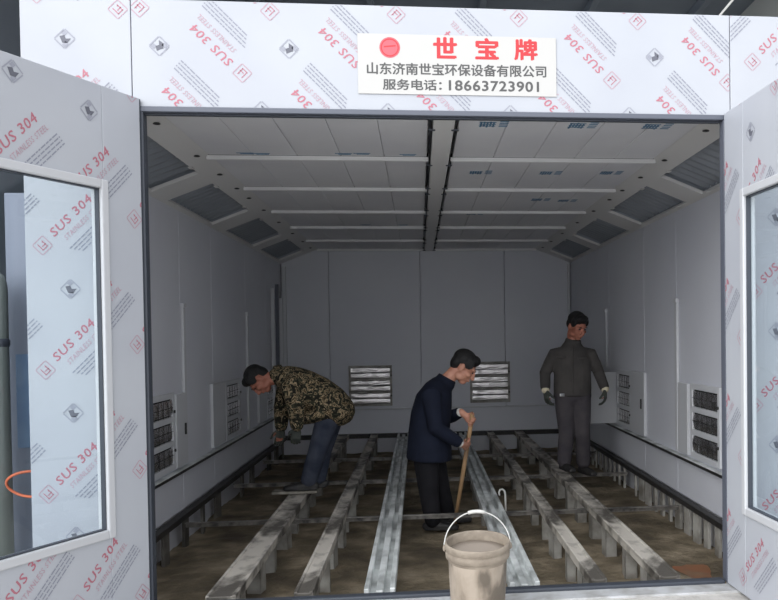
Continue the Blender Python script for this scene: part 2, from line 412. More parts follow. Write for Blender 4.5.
# chamfers with open light boxes
def chamfer(sx):
    A = V((sx*EX, 0, ZC)); B = V((sx*2.0, 0, ZW)); d = (B-A); Lc = d.length; dn = d.normalized()
    n_ = dn.cross(V((0,1,0))); n_ = n_ if n_.z < 0 else -n_
    def P(t, y, o=0): return A + d*t + V((0,y,0)) + n_*o
    mb = MB()
    def slab(t0, t1, y0, y1):
        vs = [P(t0,y0), P(t1,y0), P(t1,y1), P(t0,y1), P(t0,y0,-.025), P(t1,y0,-.025), P(t1,y1,-.025), P(t0,y1,-.025)]
        mb.add(vs, [(0,1,2,3),(7,6,5,4),(0,4,5,1),(1,5,6,2),(2,6,7,3),(3,7,4,0)])
    holes = [(.12,1.56), (1.92,3.22), (3.66,5.0), (5.35,6.7)]
    slab(0, .30, .0, 7.0); slab(.93, 1.0, .0, 7.0)
    y = 0
    for a, b_ in holes: slab(.30, .93, y, a); y = b_
    slab(.30, .93, y, 7.0)
    mb.build('chamfer_frame', ceilf, ce)
    for a, b_ in holes:
        rc = MB(); dpt = -.065; N_ = 26
        # corrugated back, ribs running across
        g = [];
        for i in range(N_*2+1):
            yy = a-.02+(b_-a+.04)*i/(N_*2); o = dpt + (.018 if (i//2) % 2 else 0)
            g += [P(.24, yy, o), P(.99, yy, o)]
        rc.add(g, [(2*i, 2*i+1, 2*i+3, 2*i+2) for i in range(N_*2)])
        for (t0,y0,t1,y1) in ((.27,a-.02,.27,b_+.02),(.96,a-.02,.96,b_+.02),(.27,a-.02,.96,a-.02),(.27,b_+.02,.96,b_+.02)):
            rc.add([P(t0,y0,-.024), P(t1,y1,-.024), P(t1,y1,dpt), P(t0,y0,dpt)], [(0,1,2,3)])
        rc.build('light_recess', corr, ce)
        for (t, y) in ((.30, a+.12), (.30, b_-.2), (.93, a+.2), (.93, b_-.12)):
            cl = MB(); s_ = .03; c = P(t, y, .002); cl.bevbox(tuple(c-V((s_*.5,s_,.004))), tuple(c+V((s_*.5,s_,.004))), .002)
            cl.build('bracket', ceilf, ce)
    for y in (.35, 1.15, 1.75, 2.3, 2.75, 3.4, 4.2, 5.1, 5.9, 6.6):
        sc = MB(); c = P(.12, y, .004); sc.ell(c, V((.022,0,0)), V((0,.022,0)), V((0,0,.006)), nu=10, nv=6)
        sc.build('screw_cap', black, ce)
chamfer(-1); chamfer(1)
MB().box((-2.08, 0, ZC+.32), (2.08, 7.09, ZC+.36)).build('roof_sheet', wallm, ce)
# blue printed marks on the right-hand panels
for (x, y) in ((.294,.36), (.811,.36), (1.25,.36), (.323,1.72), (.846,1.72), (1.3,1.70), (.42,3.75), (.95,2.9), (1.2,2.95)):
    mb = MB(); rn = random.Random(int(x*100+y*10)); z = ZC-.0055
    for q in range(5):
        x0 = x-.07+q*.018; mb.box((x0, y-.03-rn.random()*.03, z), (x0+.011, y+.04+rn.random()*.03, z+.001))
    for q in range(3):
        y0 = y-.05+q*.04; mb.box((x-.075, y0, z), (x+.02, y0+.012, z+.001))
    for q in range(4):
        mb.box((x+.04, y-.07+q*.035, z), (x+.09, y-.055+q*.035, z+.001))
    mb.build('blue_print', bluep, ce)
for (x, y) in ((-1.25,1.16), (-1.15,1.17), (-.62,1.15), (-.5,1.14), (-.2,1.16), (-.25,1.32), (-.7,4.55), (-.3,4.56)):
    mb = MB(); mb.box((x-.05, y-.02, ZC-.0055), (x+.06, y-.005, ZC-.0045)); mb.box((x-.03, y+.004, ZC-.0055), (x+.05, y+.02, ZC-.0045)); mb.build('blue_print', bluep, ce)

# ---- front wall (printed film panels)
wf = struct('wall_front')
XL, XR = -2.078, 2.12
def fpanel(x0, x1, z0, z1, ang, ph):
    MB().bevbox((x0+.002, -.02, z0), (x1-.002, .06, z1), .003).build('film_panel', film, wf)
    film_print('printed_film', wf, x1-x0, z1-z0, frameM((x0, -.0215, z0), (1,0,0), (0,0,1)), ang, ph)
fpanel(-1.55, 1.55, ZT+.005, ZH, 3*PI/4, (.39, .31))
fpanel(XL, -1.55, .06, ZH, PI/4, (.219, 1.376))
fpanel(1.55, XR, .06, ZH, PI/4, (.26, 1.74))
# jamb around the opening
mb = MB()
mb.bevbox((-1.55, -.03, ZT-.022), (1.55, .05, ZT+.005), .004)
mb.build('door_jamb', jamb, wf)
for a, b_ in ((-1.55, -1.497), (1.506, 1.55)): MB().bevbox((a, -.03, .07), (b_, .03, ZT-.022), .004).build('door_jamb', seal if a < 0 else jamb, wf)
for lo_, hi_ in (((-1.5, .0, ZT-.03), (1.5, .03, ZT-.022)),):
    MB().bevbox(lo_, hi_, .003).build('door_seal', seal, wf)
# inner returns so the front wall closes the booth on the inside
MB().box((-2.0, .06, .0), (-1.55, .09, ZT+.3)).build('return_panel', wallm, wf)
MB().box((1.55, .06, .0), (2.0, .09, ZT+.3)).build('return_panel', wallm, wf)

# ---- open door leaves
def door(name, hinge, th, sx, s0, wz0, wz1, ph, Z0=.045, Z1=2.635):
    """th: opening angle from straight ahead; the leaf runs from the hinge towards the camera side"""
    d = V((sx*math.sin(th), -math.cos(th), 0)); up_ = V((0,0,1)); W = 1.46
    n_ = d.cross(up_) if sx < 0 else up_.cross(d)          # inner face normal, towards the opening's middle
    if n_.x*sx > 0: n_ = -n_
    n_.normalize()
    r_ = struct(name, (hinge[0], hinge[1], .045))
    def BX(mbx, a0, a1, z0, z1, o0, o1, bv=.004):
        M = Matrix((d, n_, up_)).transposed().to_4x4(); M.translation = V((hinge[0], hinge[1], 0))
        mbx.bevbox((a0, o0, z0), (a1, o1, z1), bv, M=M)
    mb = MB(); T = -.05
    BX(mb, 0, s0, Z0, Z1, T, 0); BX(mb, W-s0, W, Z0, Z1, T, 0); BX(mb, s0, W-s0, Z0, wz0, T, 0); BX(mb, s0, W-s0, wz1, Z1, T, 0)
    mb.build('leaf', film, r_)
    mb = MB(); fw = .042
    for (a0,a1,z0,z1) in ((s0-.02, s0+fw-.02, wz0-.02, wz1+.02), (W-s0-fw+.02, W-s0+.02, wz0-.02, wz1+.02), (s0+fw-.02, W-s0-fw+.02, wz0-.02, wz0+fw-.02), (s0+fw-.02, W-s0-fw+.02, wz1-fw+.02, wz1+.02)):
        BX(mb, a0, a1, z0, z1, T-.008, .012, .006)
    wfr = sub(mb.build('window_frame', frame_w, r_), r_['_o'])
    mb = MB(); g = s0+fw-.02; q = .006
    for (a0,a1,z0,z1) in ((g, g+q, wz0+fw-.02, wz1-fw+.02), (W-g-q, W-g, wz0+fw-.02, wz1-fw+.02), (g, W-g, wz0+fw-.02, wz0+fw-.02+q), (g, W-g, wz1-fw+.02-q, wz1-fw+.02)):
        BX(mb, a0, a1, z0, z1, -.03, -.004, .002)
    mb.build('glazing_seal', seal, wfr)
    mb = MB(); BX(mb, g-.005, W-g+.005, wz0+.017, wz1-.017, -.026, -.02, .001); mb.build('window_glass', glass, wfr)
    if sx < 0: M = frameM(V((hinge[0], hinge[1], Z0))+d*W+n_*.0015, -d, up_)
    else: M = frameM(V((hinge[0], hinge[1], Z0))+n_*.0015, d, up_)
    if (M.to_3x3() @ V((0,0,1))).dot(n_) < 0: print('door print faces the wrong way')
    film_print('printed_film', r_, W, Z1-Z0, M, PI/4, ph, [(s0-.02, wz0-.02-Z0, W-s0+.02, wz1+.02-Z0)])
    mb = MB(); BX(mb, -.012, .0, Z0, Z1, -.045, -.005, .003); mb.build('hinge_seal', seal, r_)
    for z in (.35, 1.3, 2.3):
        mb = MB(); p = V((hinge[0], hinge[1], z)) - n_*.055 - d*.004; mb.sweep([p, p+V((0,0,.12))], [.012], 12, cap='flat')
        mb.build('hinge', chrome, r_)
    return r_
door('door_1', (-1.508, -.045), math.radians(26.5), -1, .232, .512, 2.17, (1.161, 2.198))
door('door_2', (1.504, -.045), math.radians(2), 1, .228, .513, 2.142, (.33, .24), .072, 2.603)

# ---- company sign on the header
sg = thing('company_sign', (.085, -.024, 2.695), 'white company sign with red and grey Chinese lettering on the header', 'sign')
MB().bevbox((-.432, -.026, 2.684), (.60, -.0225, 2.992), .001).build('sign_board', signm, sg)
Ms = frameM((0, -.0268, 0), (1,0,0), (0,0,1))
def sign_text(body, x0, x1, z0, z1, m_, bold, name, space=1):
    mb = MB(); put_text(mb, text_mesh(body, 0, 4, space), x0, z0, x1-x0, z1-z0, b=bold); mb.v = [Ms @ v for v in mb.v]; mb.build(name, m_, sg, fix=False)
for ch, c in (('世', .017), ('宝', .235), ('牌', .44)): sign_text(ch, c-.058, c+.058, 2.874, 2.978, signr, .0045, 'red_character')
sign_text('山东济南世宝环保设备有限公司', -.385, .545, 2.784, 2.844, signg, .0018, 'company_name')
sign_text('服务电话：', -.305, -.005, 2.706, 2.76, signg, .0018, 'phone_caption')
sign_text('18663723901', .035, .505, 2.708, 2.759, signg, .0022, 'phone_number', 1.1)
mb = MB(); c = V((-.268, 0, 2.922))
mb.v = [c+V((math.cos(2*PI*i/40)*.053, -.0268, math.sin(2*PI*i/40)*.053)) for i in range(40)]; mb.f = [list(range(40))]; mb.mi = [0]; mb.sm = [False]
mb.build('round_emblem', signp, sg)
mb = MB()
for r0, r1 in ((.040, .046),):
    k = 40; vs = []
    for i in range(k): w = 2*PI*i/k; vs += [c+V((math.cos(w)*r0, -.0274, math.sin(w)*r0)), c+V((math.cos(w)*r1, -.0274, math.sin(w)*r1))]
    mb.add(vs, [(2*i, 2*i+1, (2*i+3) % (2*k), (2*i+2) % (2*k)) for i in range(k)])
mb.add([c+V((x,-.0274,z)) for x,z in ((-.03,.0),(.03,.006),(.03,.013),(-.03,.007))], [(0,1,2,3)])
mb.build('emblem_line', signr, sg)

# ---- steel floor grid in the pit
def beam(xc, w, style, label, y1=6.93):
    t = thing('floor_beam', (xc, .05, ZP), label, 'beam', 'long floor beams across the pit')
    m_ = galv if style == 'channel' else galv2
    y0 = .06; mb = MB(); h = w/2
    if style == 'channel':      # open U channel with turned lips
        mb.bevbox((xc-h, y0, ZB-.055), (xc+h, y1, ZB-.045), .002)
        mb.bevbox((xc-h, y0, ZB-.055), (xc-h+.028, y1, ZB), .005); mb.bevbox((xc+h-.028, y0, ZB-.055), (xc+h, y1, ZB), .005)
        mb.bevbox((xc-.02, y0, ZB-.05), (xc+.02, y1, ZB-.012), .006)
    else:
        mb.bevbox((xc-h, y0, ZB-.058), (xc+h, y1, ZB-.006), .006)
        mb.bevbox((xc-h, y0, ZB-.02), (xc-h+.02, y1, ZB), .004)
        mb.bevbox((xc+h-.02, y0, ZB-.02), (xc+h, y1, ZB), .004)
    mb.build('rail', m_, t)
    # dried cement lumps belong to the rail's surface
    y = .42
    k = 0
    while y < 6.7:
        if min(abs(y-r_) for r_ in RODS) > .07:
            lg = MB(); ox = (.006 if k % 2 else -.008)
            M = Matrix.Translation((xc+ox, y, 0)) @ Matrix.Rotation(random.uniform(-.22,.22), 4, 'Z')
            lw = min(.045, h*.7)
            lg.bevbox((-lw, -.05, ZP-.05), (-lw+.008, .05, ZB-.058), .002, M=M); lg.bevbox((-lw, -.05, ZP-.05), (lw, -.042, ZB-.058), .002, M=M)
            lg.bevbox((lw-.008, -.05, ZP-.05), (lw, .05, ZB-.058), .002, M=M)
            lg.build('leg', legm, t); k += 1
        y += .52
    return t
RODS = (2.07, 3.68, 5.14)
BX_ = dict(A=-1.19, B=-.767, C=-.37, D=.41, E=.82, F=1.217)
beam(BX_['A'], .155, 'flat', 'leftmost long floor beam, muddy, running back beneath the man in camouflage')
beam(BX_['B'], .10, 'flat', 'narrow muddy floor beam, second from the left')
beam(BX_['C'], .165, 'channel', 'pale galvanised channel beam just left of the man in navy')
beam(BX_['D'], .165, 'channel', 'pale galvanised channel beam running back behind the bucket')
beam(BX_['E'], .09, 'flat', 'narrow muddy floor beam, second from the right')
beam(BX_['F'], .12, 'flat', 'rightmost long floor beam, the standing man has a foot on it')
for y, lb in zip(RODS, ('dark iron cross rod nearest the bucket, spanning the pit', 'dark iron cross rod at the feet of the men in camouflage and grey workwear', 'dark iron cross rod furthest back in the pit')):
    mb = MB(); z = ZB-.059
    mb.bevbox((-1.93, y-.02, z-.006), (1.93, y+.02, z), .002); mb.bevbox((-1.93, y+.014, z-.04), (1.93, y+.02, z-.002), .002)
    tag(mb.build('cross_rod', rodm), lb, 'rod', 'iron cross rods in the pit')
legd = mat('shade_tinted_plate', rgb(70,68,64), rgb(110,106,100), 7, .6, .1, .2)  # left posts darkened to paint in the shade on that side of the pit
for sx, lb in ((-1, 'dark steel edge rail on short posts under the left wall'), (1, 'dark steel edge rail on pale posts under the right wall')):
    t = thing('edge_rail', (sx*1.965, .1, ZP), lb, 'rail', 'edge rails along the pit')
    a, b_ = sorted((sx*1.935, sx*1.998))
    MB().bevbox((a, .1, ZB-.045), (b_, 6.93, ZB-.002), .004).build('rail', black, t)
    y = .2
    while y < 6.8:
        if min(abs(y-r_) for r_ in RODS) > .08:
            M = Matrix.Translation((sx*1.965, y, 0)) @ Matrix.Rotation(random.uniform(-.3,.3), 4, 'Z')
            MB().bevbox((-.012, -.045, ZP-.04), (.012, .045, ZB-.045), .003, M=M).build('post', legm if sx > 0 else legd, t)
        y += .22 if sx > 0 else .5

# ---- fittings on the walls
def strip(x, y, label, z0=.45, z1=1.69):
    sx = 1 if x > 0 else -1
    a, b_ = sorted((sx*1.975, sx*1.9995))
    t = thing('wall_strip', (sx*1.99, y, z0), label, 'strip', 'upright strips on the side walls')
    MB().bevbox((a, y-.03, z0), (b_, y+.03, z1), .006).build('strip', frame_w, t)
    a, b_ = sorted((sx*1.968, sx*1.9995)); MB().bevbox((a, y-.036, z1-.01), (b_, y+.036, z1+.025), .006).build('end_cap', frame_w, t)
strip(-1, 2.33, 'white vertical strip on the left wall, nearer one'); strip(-1, 4.7, 'white vertical strip on the left wall, further one')
strip(1, 2.26, 'white vertical strip on the right wall, nearer one'); strip(1, 4.8, 'white vertical strip on the right wall, further one', 1.05)

def vent(kind, M, w, h, label, handle=False, grid=True):
    """M: frame x right, y up, z towards the room; origin at the lower left corner"""
    o = M @ V((w/2, 0, 0)); t = thing('wall_vent', tuple(o), label, 'vent', 'foil vents low on the walls')
    mb = MB(); bw = .045 if kind == 'side' else .03; T = .022 if kind == 'side' else .03; rh = (h-bw*4)/3
    def bx(m_, x0,y0,z0,x1,y1,z1, bv=.003): m_.bevbox((x0,y0,z0), (x1,y1,z1), bv, M=M)
    bx(mb, 0,0,0, bw,h,T); bx(mb, w-bw,0,0, w,h,T)
    for k in range(4): y = k*(rh+bw); bx(mb, bw,y,0, w-bw,y+bw,T)
    mb.build('frame', frame_w if kind == 'side' else legm, t)
    mb = MB(); bx(mb, bw*.8,bw*.8,.0005, w-bw*.8,h-bw*.8,.002); mb.build('backing', dark, t)
    for k in range(3):
        y0 = bw+k*(rh+bw); mb = MB(); n_ = 2 if kind == 'back' else 1
        for q in range(n_):
            yy = y0+rh*(q+.08)/n_; hh = rh*.84/n_
            rn = random.Random(k*7+q)
            g = []; S_ = 14
            for i in range(S_+1):
                xx = bw + (w-2*bw)*i/S_; wv = rn.uniform(-.004,.004)
                for p_ in range(5):
                    aa = -.9+1.8*p_/4 ; g.append(M @ V((xx, yy+hh*(.5+.5*math.sin(aa)/.783)+wv*.3, .008+.012*math.cos(aa)+wv*.6)))
            mb.add(g, [(5*i+p_, 5*i+5+p_, 5*i+6+p_, 5*i+1+p_) for i in range(S_) for p_ in range(4)], 0, True)
        sl = mb.build('foil_slats', foil if kind == 'back' else foil2, t, fix=False)
        if grid:
            mb = MB()
            for i in range(1, 5):
                xx = bw+(w-2*bw)*i/5; bx(mb, xx-.0025,y0,.0205, xx+.0025,y0+rh,.0235, .001)
            bx(mb, bw,y0+rh/2-.002,.0205, w-bw,y0+rh/2+.002,.0235, .001)
            mb.build('guard_grid', black, sub(sl, t['_o']))
    for yy in (h*.25, h*.75):
        mb = MB(); c = M @ V((w-bw*.5, yy, T)); nz = M.to_3x3() @ V((0,0,1)); mb.sweep([c, c+nz*.01], [.012], 10, cap='flat')
        mb.build('screw', black, t)
    return t
MR = lambda y, z, x=1.999: frameM((x, y, z), (0,-1,0), (0,0,1))     # right wall, facing -x
ML = lambda y, z, x=-1.999: frameM((x, y, z), (0,1,0), (0,0,1))     # left wall, facing +x
vent('side', MR(1.91, .455), .62, .58, 'foil vent with a black guard grid on the right wall beside the door leaf')
vent('side', MR(4.30, .455), .58, .59, 'foil vent with a guard grid on the right wall beside the standing man')
vent('side', ML(1.38, .455), .65, .58, 'foil vent with a guard grid on the left wall beside the left door leaf')
vent('side', ML(3.66, .455), .62, .57, 'foil vent with a guard grid on the left wall near the bending man')
vent('side', ML(5.75, .455), .6, .4, 'small foil vent at the far end of the left wall, below the bending man\'s head')
MBk = lambda x, z: frameM((x, 6.999, z), (1,0,0), (0,0,1))
vent('back', MBk(-1.11, .475), .59, .56, 'foil louvre vent on the back wall between the camouflage and navy men', grid=False)
vent('back', MBk(.56, .49), .56, .57, 'foil louvre vent on the back wall beside the navy man\'s face', grid=False)
def panel(M, w, h, label, handle=True, T=.03):
    o = M @ V((w/2, 0, 0)); t = thing('access_panel', tuple(o), label, 'panel', 'access panels beside the vents')
    sh_ = sub(MB().bevbox((0,0,0), (w,h,T), .005, M=M).build('sheet', frame_w, t), t['_o'])
    if handle: MB().bevbox((w*.82, h*.42, T), (w*.82+.016, h*.58, T+.014), .003, M=M).build('handle', black, sh_)
panel(MR(2.20, .455), .24, .57, 'narrow white panel between the right wall\'s near vent and strip', False)
panel(MR(3.70, .455), .50, .60, 'white access panel with dark handle on the right wall beside the middle vent')
panel(frameM((1.56, 4.36, .455), (1,0,0), (0,0,1)), .43, .56, 'white cover panel standing open, square to the right wall behind the man', False, .02)
panel(ML(2.05, .455), .24, .56, 'narrow white panel beside the near vent on the left wall')
panel(ML(3.14, .46), .46, .57, 'plain white access panel on the left wall before the middle vent', False)
panel(ML(5.22, .455), .46, .38, 'small white access panel on the left wall by the bending man\'s head', False)

# corner mouldings: right corner short strip, left corner bundle of upright profiles leaning in the corner
t = thing('corner_strip', (1.965, 6.98, .46), 'pale strip in the back right corner, rising behind the standing man', 'strip')
MB().bevbox((1.95, 6.955, .445), (1.985, 6.995, 2.42), .005).build('strip', frame_w, t)
t = thing('corner_strip', (-1.96, 6.97, .46), 'pale strip in the back left corner rising above the leaning profiles', 'strip')
MB().bevbox((-1.985, 6.955, .445), (-1.93, 6.995, 2.4), .005).build('strip', frame_w, t)
for i, (dx, hh, lb) in enumerate(((.0, 1.95, 'aluminium profile leaning in the back left corner, nearest the left wall'), (.075, 2.02, 'aluminium profile leaning in the back left corner, middle one'), (.15, 1.85, 'aluminium profile leaning in the back left corner, nearest the back wall'))):
    mb = MB(); x = -1.965+dx*.1; y = 6.1+dx*3.6
    b0 = V((x, y, .105)); t0 = V((x-.0, y+.02, .105+hh))
    for ox, oy, sx_, sy_ in ((0,0,.02,.003), (-.018,.018,.003,.018), (.018,.018,.003,.018)):
        mb.add([b0+V((ox-sx_,oy-sy_,0)), b0+V((ox+sx_,oy-sy_,0)), b0+V((ox+sx_,oy+sy_,0)), b0+V((ox-sx_,oy+sy_,0)), t0+V((ox-sx_,oy-sy_,0)), t0+V((ox+sx_,oy-sy_,0)), t0+V((ox+sx_,oy+sy_,0)), t0+V((ox-sx_,oy+sy_,0))], [(0,3,2,1),(4,5,6,7),(0,1,5,4),(1,2,6,5),(2,3,7,6),(3,0,4,7)])
    tag(mb.build('metal_profile', frame_w if i != 1 else jamb), lb, 'profile', 'profiles leaning in the corner')

# ---- short board across the left beam, hook, bucket
brd = MB(); c = V((-1.20, 2.83, ZB+.001)); brd.bevbox((c.x-.21, c.y-.07, c.z), (c.x+.17, c.y+.07, c.z+.022), .004)
tag(brd.build('short_board', boardm), 'short cement-stained board across the leftmost beam under the bending man\'s feet', 'board')
hk = MB(); h0 = V((.545, 2.3, ZP-.02)); hk_pts = [h0, h0+V((0,0,.2)), h0+V((-.002,0,.30)), h0+V((-.008,0,.335)), h0+V((-.025,0,.35)), h0+V((-.045,0,.345)), h0+V((-.054,0,.325)), h0+V((-.05,0,.305))]
hk.sweep(hk_pts, [.008], 10)
tag(hk.build('bent_hook', whitep), 'small white hooked rod standing in the pit behind the bucket', 'hook')

bk = thing('bucket', (.235, -.42, .057), 'cement-smeared pale plastic bucket with wire bail at the threshold', 'bucket')
bc = at(477, 541, -.42); bc = V((bc.x, -.42, .0566))
bk.location = bc; bk['_o'] = tuple(bc); bk.rotation_euler = (math.radians(5), 0, 0); bk.location.z += .012
TM = Matrix.Rotation(math.radians(0), 3, 'X')
h = at(477, 541, -.42).z - bc.z
mb = MB(); mb.lathe([(.0,.0),(.122,.0),(.126,.004),(.140,h-.075),(.143,h-.07)], bc); mb.build('pail', buckm, bk)
mb = MB(); mb.lathe([(.143,h-.075),(.152,h-.07),(.153,h-.045),(.149,h-.04),(.150,h-.035),(.156,h-.03),(.156,h-.006),(.153,h),(.147,h),(.144,h-.006),(.141,h-.06),(.124,.03),(.0,.03)], bc); mb.build('rim', buckr, bk)
mb = MB()
ms = []; 
mb.lathe([(.0,h-.052),(.09,h-.05),(.139,h-.047),(.139,h-.08)], bc); mb.build('wet_cement', mud, bk)
bl = MB(); pts = []
for i in range(25):
    w = PI*i/24; q = V((-math.cos(w)*.158, math.sin(w)*.055, h-.03+math.sin(w)*.155)); pts.append(bc+q)
bl.sweep(pts, [.003], 8); blo = sub(bl.build('bail', whitep, bk), bc)
gp = MB(); gp.sweep(pts[10:15], [.009], 10, cap='flat'); gp.build('grip', whitep, blo)
for s_ in (-1, 1): MB().ell(bc+V((s_*.157, 0, h-.03)), V((.008,0,0)), V((0,.016,0)), V((0,0,.016))).build('bail_lug', buckr, bk)

# ================================================================== PEOPLE
def head(body, hair, eyes, c, f, r_, k=1.0, short=False):
    """c centre of head, f facing, r_ the person's right"""
    f = V(f).normalized(); r_ = V(r_); r_ = (r_-f*r_.dot(f)).normalized(); u = r_.cross(f).normalized()
    if u.z < 0 and abs(f.z) < .7: u = -u
    P = lambda a, b_, c_: c + (r_*a + f*b_ + u*c_)*k
    E_ = lambda mbx, a, b_, c_, x, y, z: mbx.ell(P(a,b_,c_), r_*x*k, f*y*k, u*z*k)
    E_(body, 0,-.012,.028, .074,.092,.086); E_(body, 0,.028,-.035, .060,.062,.070); E_(body, 0,.05,-.088, .032,.034,.026)
    E_(body, 0,.078,.022, .048,.018,.014); E_(body, 0,.088,-.064, .024,.013,.010)
    for s_ in (-1, 1):
        E_(body, s_*.076,-.008,-.012, .010,.020,.032); E_(body, s_*.042,.055,-.028, .024,.03,.022); E_(body, s_*.045,.012,-.07, .02,.04,.03)
        ey = MB(); E_(ey, s_*.031,.0815,.002, .014,.007,.006); eyes.append(ey)
        E_(hair, s_*.032,.094,.024, .019,.006,.005)
    body.sweep([P(0,.090,.012), P(0,.103,-.018), P(0,.108,-.034)], [.008*k, .011*k, .015*k], 10)
    body.sweep([P(-.012,.098,-.036), P(.012,.098,-.036)], [.009*k, .009*k], 8)
    E_(hair, 0,-.020,.050, .083,.096,.082); E_(hair, 0,-.058,.008, .074,.052,.070); E_(hair, 0,.045,.088, .062,.045,.038)
    for s_ in (-1, 1): E_(hair, s_*.070,.022,.045, .014,.040,.045)
    return P, u
def hand(body, wrist, d, n_, side, curl=.5, k=1.0, spread=.12):
    """d: hand direction, n_: palm-facing normal, side: vector towards the thumb"""
    d = V(d).normalized(); n_ = V(n_); n_ = (n_-d*n_.dot(d)).normalized(); s_ = V(side); s_ = (s_-d*s_.dot(d)-n_*s_.dot(n_)).normalized()
    pc = wrist + d*.05*k
    body.sweep([wrist-d*.01, wrist+d*.03*k, wrist+d*.08*k], [(.026*k,.017*k), (.038*k,.015*k), (.040*k,.014*k)], 14, ref=n_)
    for i, (o, ln) in enumerate(((.030,.078), (.010,.088), (-.011,.082), (-.031,.064))):
        p = wrist + d*.078*k + s_*o*k; dd = (d + s_*o*spread*8*.3).normalized(); pts = [p-dd*.02, p]; a = 0
        for seg in (.42, .32, .26):
            a += curl*(1.1 if seg < .4 else .8)
            q = (dd*math.cos(a) + n_*math.sin(a)).normalized(); p = p + q*ln*seg*k; pts.append(p)
        body.sweep(pts, [.0092*k, .0092*k, .0088*k, .0082*k, .0072*k], 10)
    p = wrist + d*.02*k + s_*.025*k; t1 = (s_*.8 + d*.7 + n_*.25).normalized(); t2 = (d*.8 + n_*.6*(.4+curl) + s_*.25).normalized()
    body.sweep([p, p+t1*.035*k, p+t1*.035*k+t2*.03*k, p+t1*.035*k+t2*.03*k+(t2+n_*.5*curl).normalized()*.024*k], [.013*k, .012*k, .0105*k, .009*k], 10)
def limb(mb, pts, rad, n=16, ref=None): mb.sweep(pts, rad, n, ref=ref)
def shoe(mb, sole, ankle, toe, heel_back=.06, ln=.25, w=.042):
    d = (V(toe)-V(ankle)); d.z = 0; d.normalize(); z = V((0,0,1)); a = V((ankle[0], ankle[1], 0)); z0 = sole
    pt = lambda s_, h_: a + d*s_ + z*(z0+h_)
    mb.sweep([pt(-.055,.035), pt(0,.042), pt(.08,.036), pt(.15,.030), pt(.19,.026)], [(.034,.034), (.040,.042), (.043,.036), (.046,.029), (.038,.024)], 16, ref=z)
    mb.sweep([pt(-.01,.05), pt(-.008,.10)], [.042, .040], 14)
    mb.sweep([pt(-.058,.011), pt(.02,.011), pt(.12,.011), pt(.2,.012)], [(.038,.011), (.041,.011), (.048,.011), (.034,.011)], 16, ref=z)
def lerp(a, b_, t): return V(a)*(1-t)+V(b_)*t

# ---------- man in navy, in the pit with a stick, seen from his right side
Y = 2.45
P2 = thing('person', tuple(at(436, 532, Y)), 'person in navy jacket and black trousers stooping in the pit, holding a wooden stick', 'person')
b0 = P2.location; P2.location = (b0.x, Y, ZP); P2['_o'] = (b0.x, Y, ZP)
body, hair, jk, trs, sh, cuf = [MB() for _ in range(6)]; eyes = []
hc = at(463.5, 367, Y); f = V((.80, -.05, -.60)); r_ = V((0,-1,0))
PH, u = head(body, hair, eyes, hc, f, r_, 1.12)
nb = at(443, 384, Y)
body.sweep([PH(0,-.03,-.03), PH(0,-.035,-.10), nb], [.055, .056, .065], 14)
sp_low = at(428, 447, Y)
chest = at(434, 402, Y); mid = at(430, 424, Y)
# body under the clothes
body.sweep([sp_low, mid, chest, at(439, 388, Y)], [(.13,.10), (.12,.10), (.13,.10), (.10,.08)], 20, ref=(1,0,.2))
# jacket
jk.sweep([at(429, 459, Y), at(429.5, 448, Y), at(429, 432, Y), at(431, 415, Y), at(434, 400, Y), at(439, 389, Y), at(443, 382, Y)],
         [(.235,.19), (.235,.185), (.22,.170), (.215,.168), (.215,.155), (.19,.12), (.10,.085)], 28, ref=(1,0,0), cap='flat')
jk.sweep([at(444, 384, Y), at(447.5, 377.5, Y)], [.092, .080], 20, cap='flat')
# arms
sN, eN, wN = at(431, 394, Y-.20), at(436, 428, Y-.26), at(461, 444, Y-.20)
sF, eF, wF = at(440, 392, Y+.20), at(444, 420, Y+.22), at(461, 412, Y+.02)
for s_, e_, w_ in ((sN, eN, wN), (sF, eF, wF)):
    limb(jk, [lerp(s_, chest, .3), s_, lerp(s_, e_, .5), e_, lerp(e_, w_, .5), lerp(e_, w_, .86)], [.075, .085, .073, .066, .056, .048])
    limb(body, [lerp(s_, e_, .15), e_, w_], [.038, .038, .028])
    cuf = MB(); limb(cuf, [lerp(e_, w_, .84), lerp(e_, w_, .93)], [.041, .040]); remesh(cuf, 'shirt_cuff', whitep, .008, P2, 1)
st_top, st_bot = at(472, 417, Y-.06), V(at(456, 516, Y+.02)); 
sd = (st_bot-st_top).normalized()
st_bot = st_top + sd*((ZP+.012-st_top.z)/sd.z)
grip_lo = st_top + sd*((at(467, 447, Y-.1).z-st_top.z)/sd.z)
hand(body, grip_lo - (grip_lo-wN).normalized()*.075 + V((0,-.022,0)), (grip_lo-wN), V((0,1,0)), V((0,0,1)), .75, 1.05)
limb(body, [wN, grip_lo - (grip_lo-wN).normalized()*.07 + V((0,-.02,0))], [.03, .027])
grip_hi = st_top + sd*.03
hand(body, grip_hi - (grip_hi-wF).normalized()*.07 + V((0,.022,0)), (grip_hi-wF), V((0,-1,-.2)), V((0,0,1)), .75, 1.05)
limb(body, [wF, grip_hi - (grip_hi-wF).normalized()*.065 + V((0,.02,0))], [.03, .027])
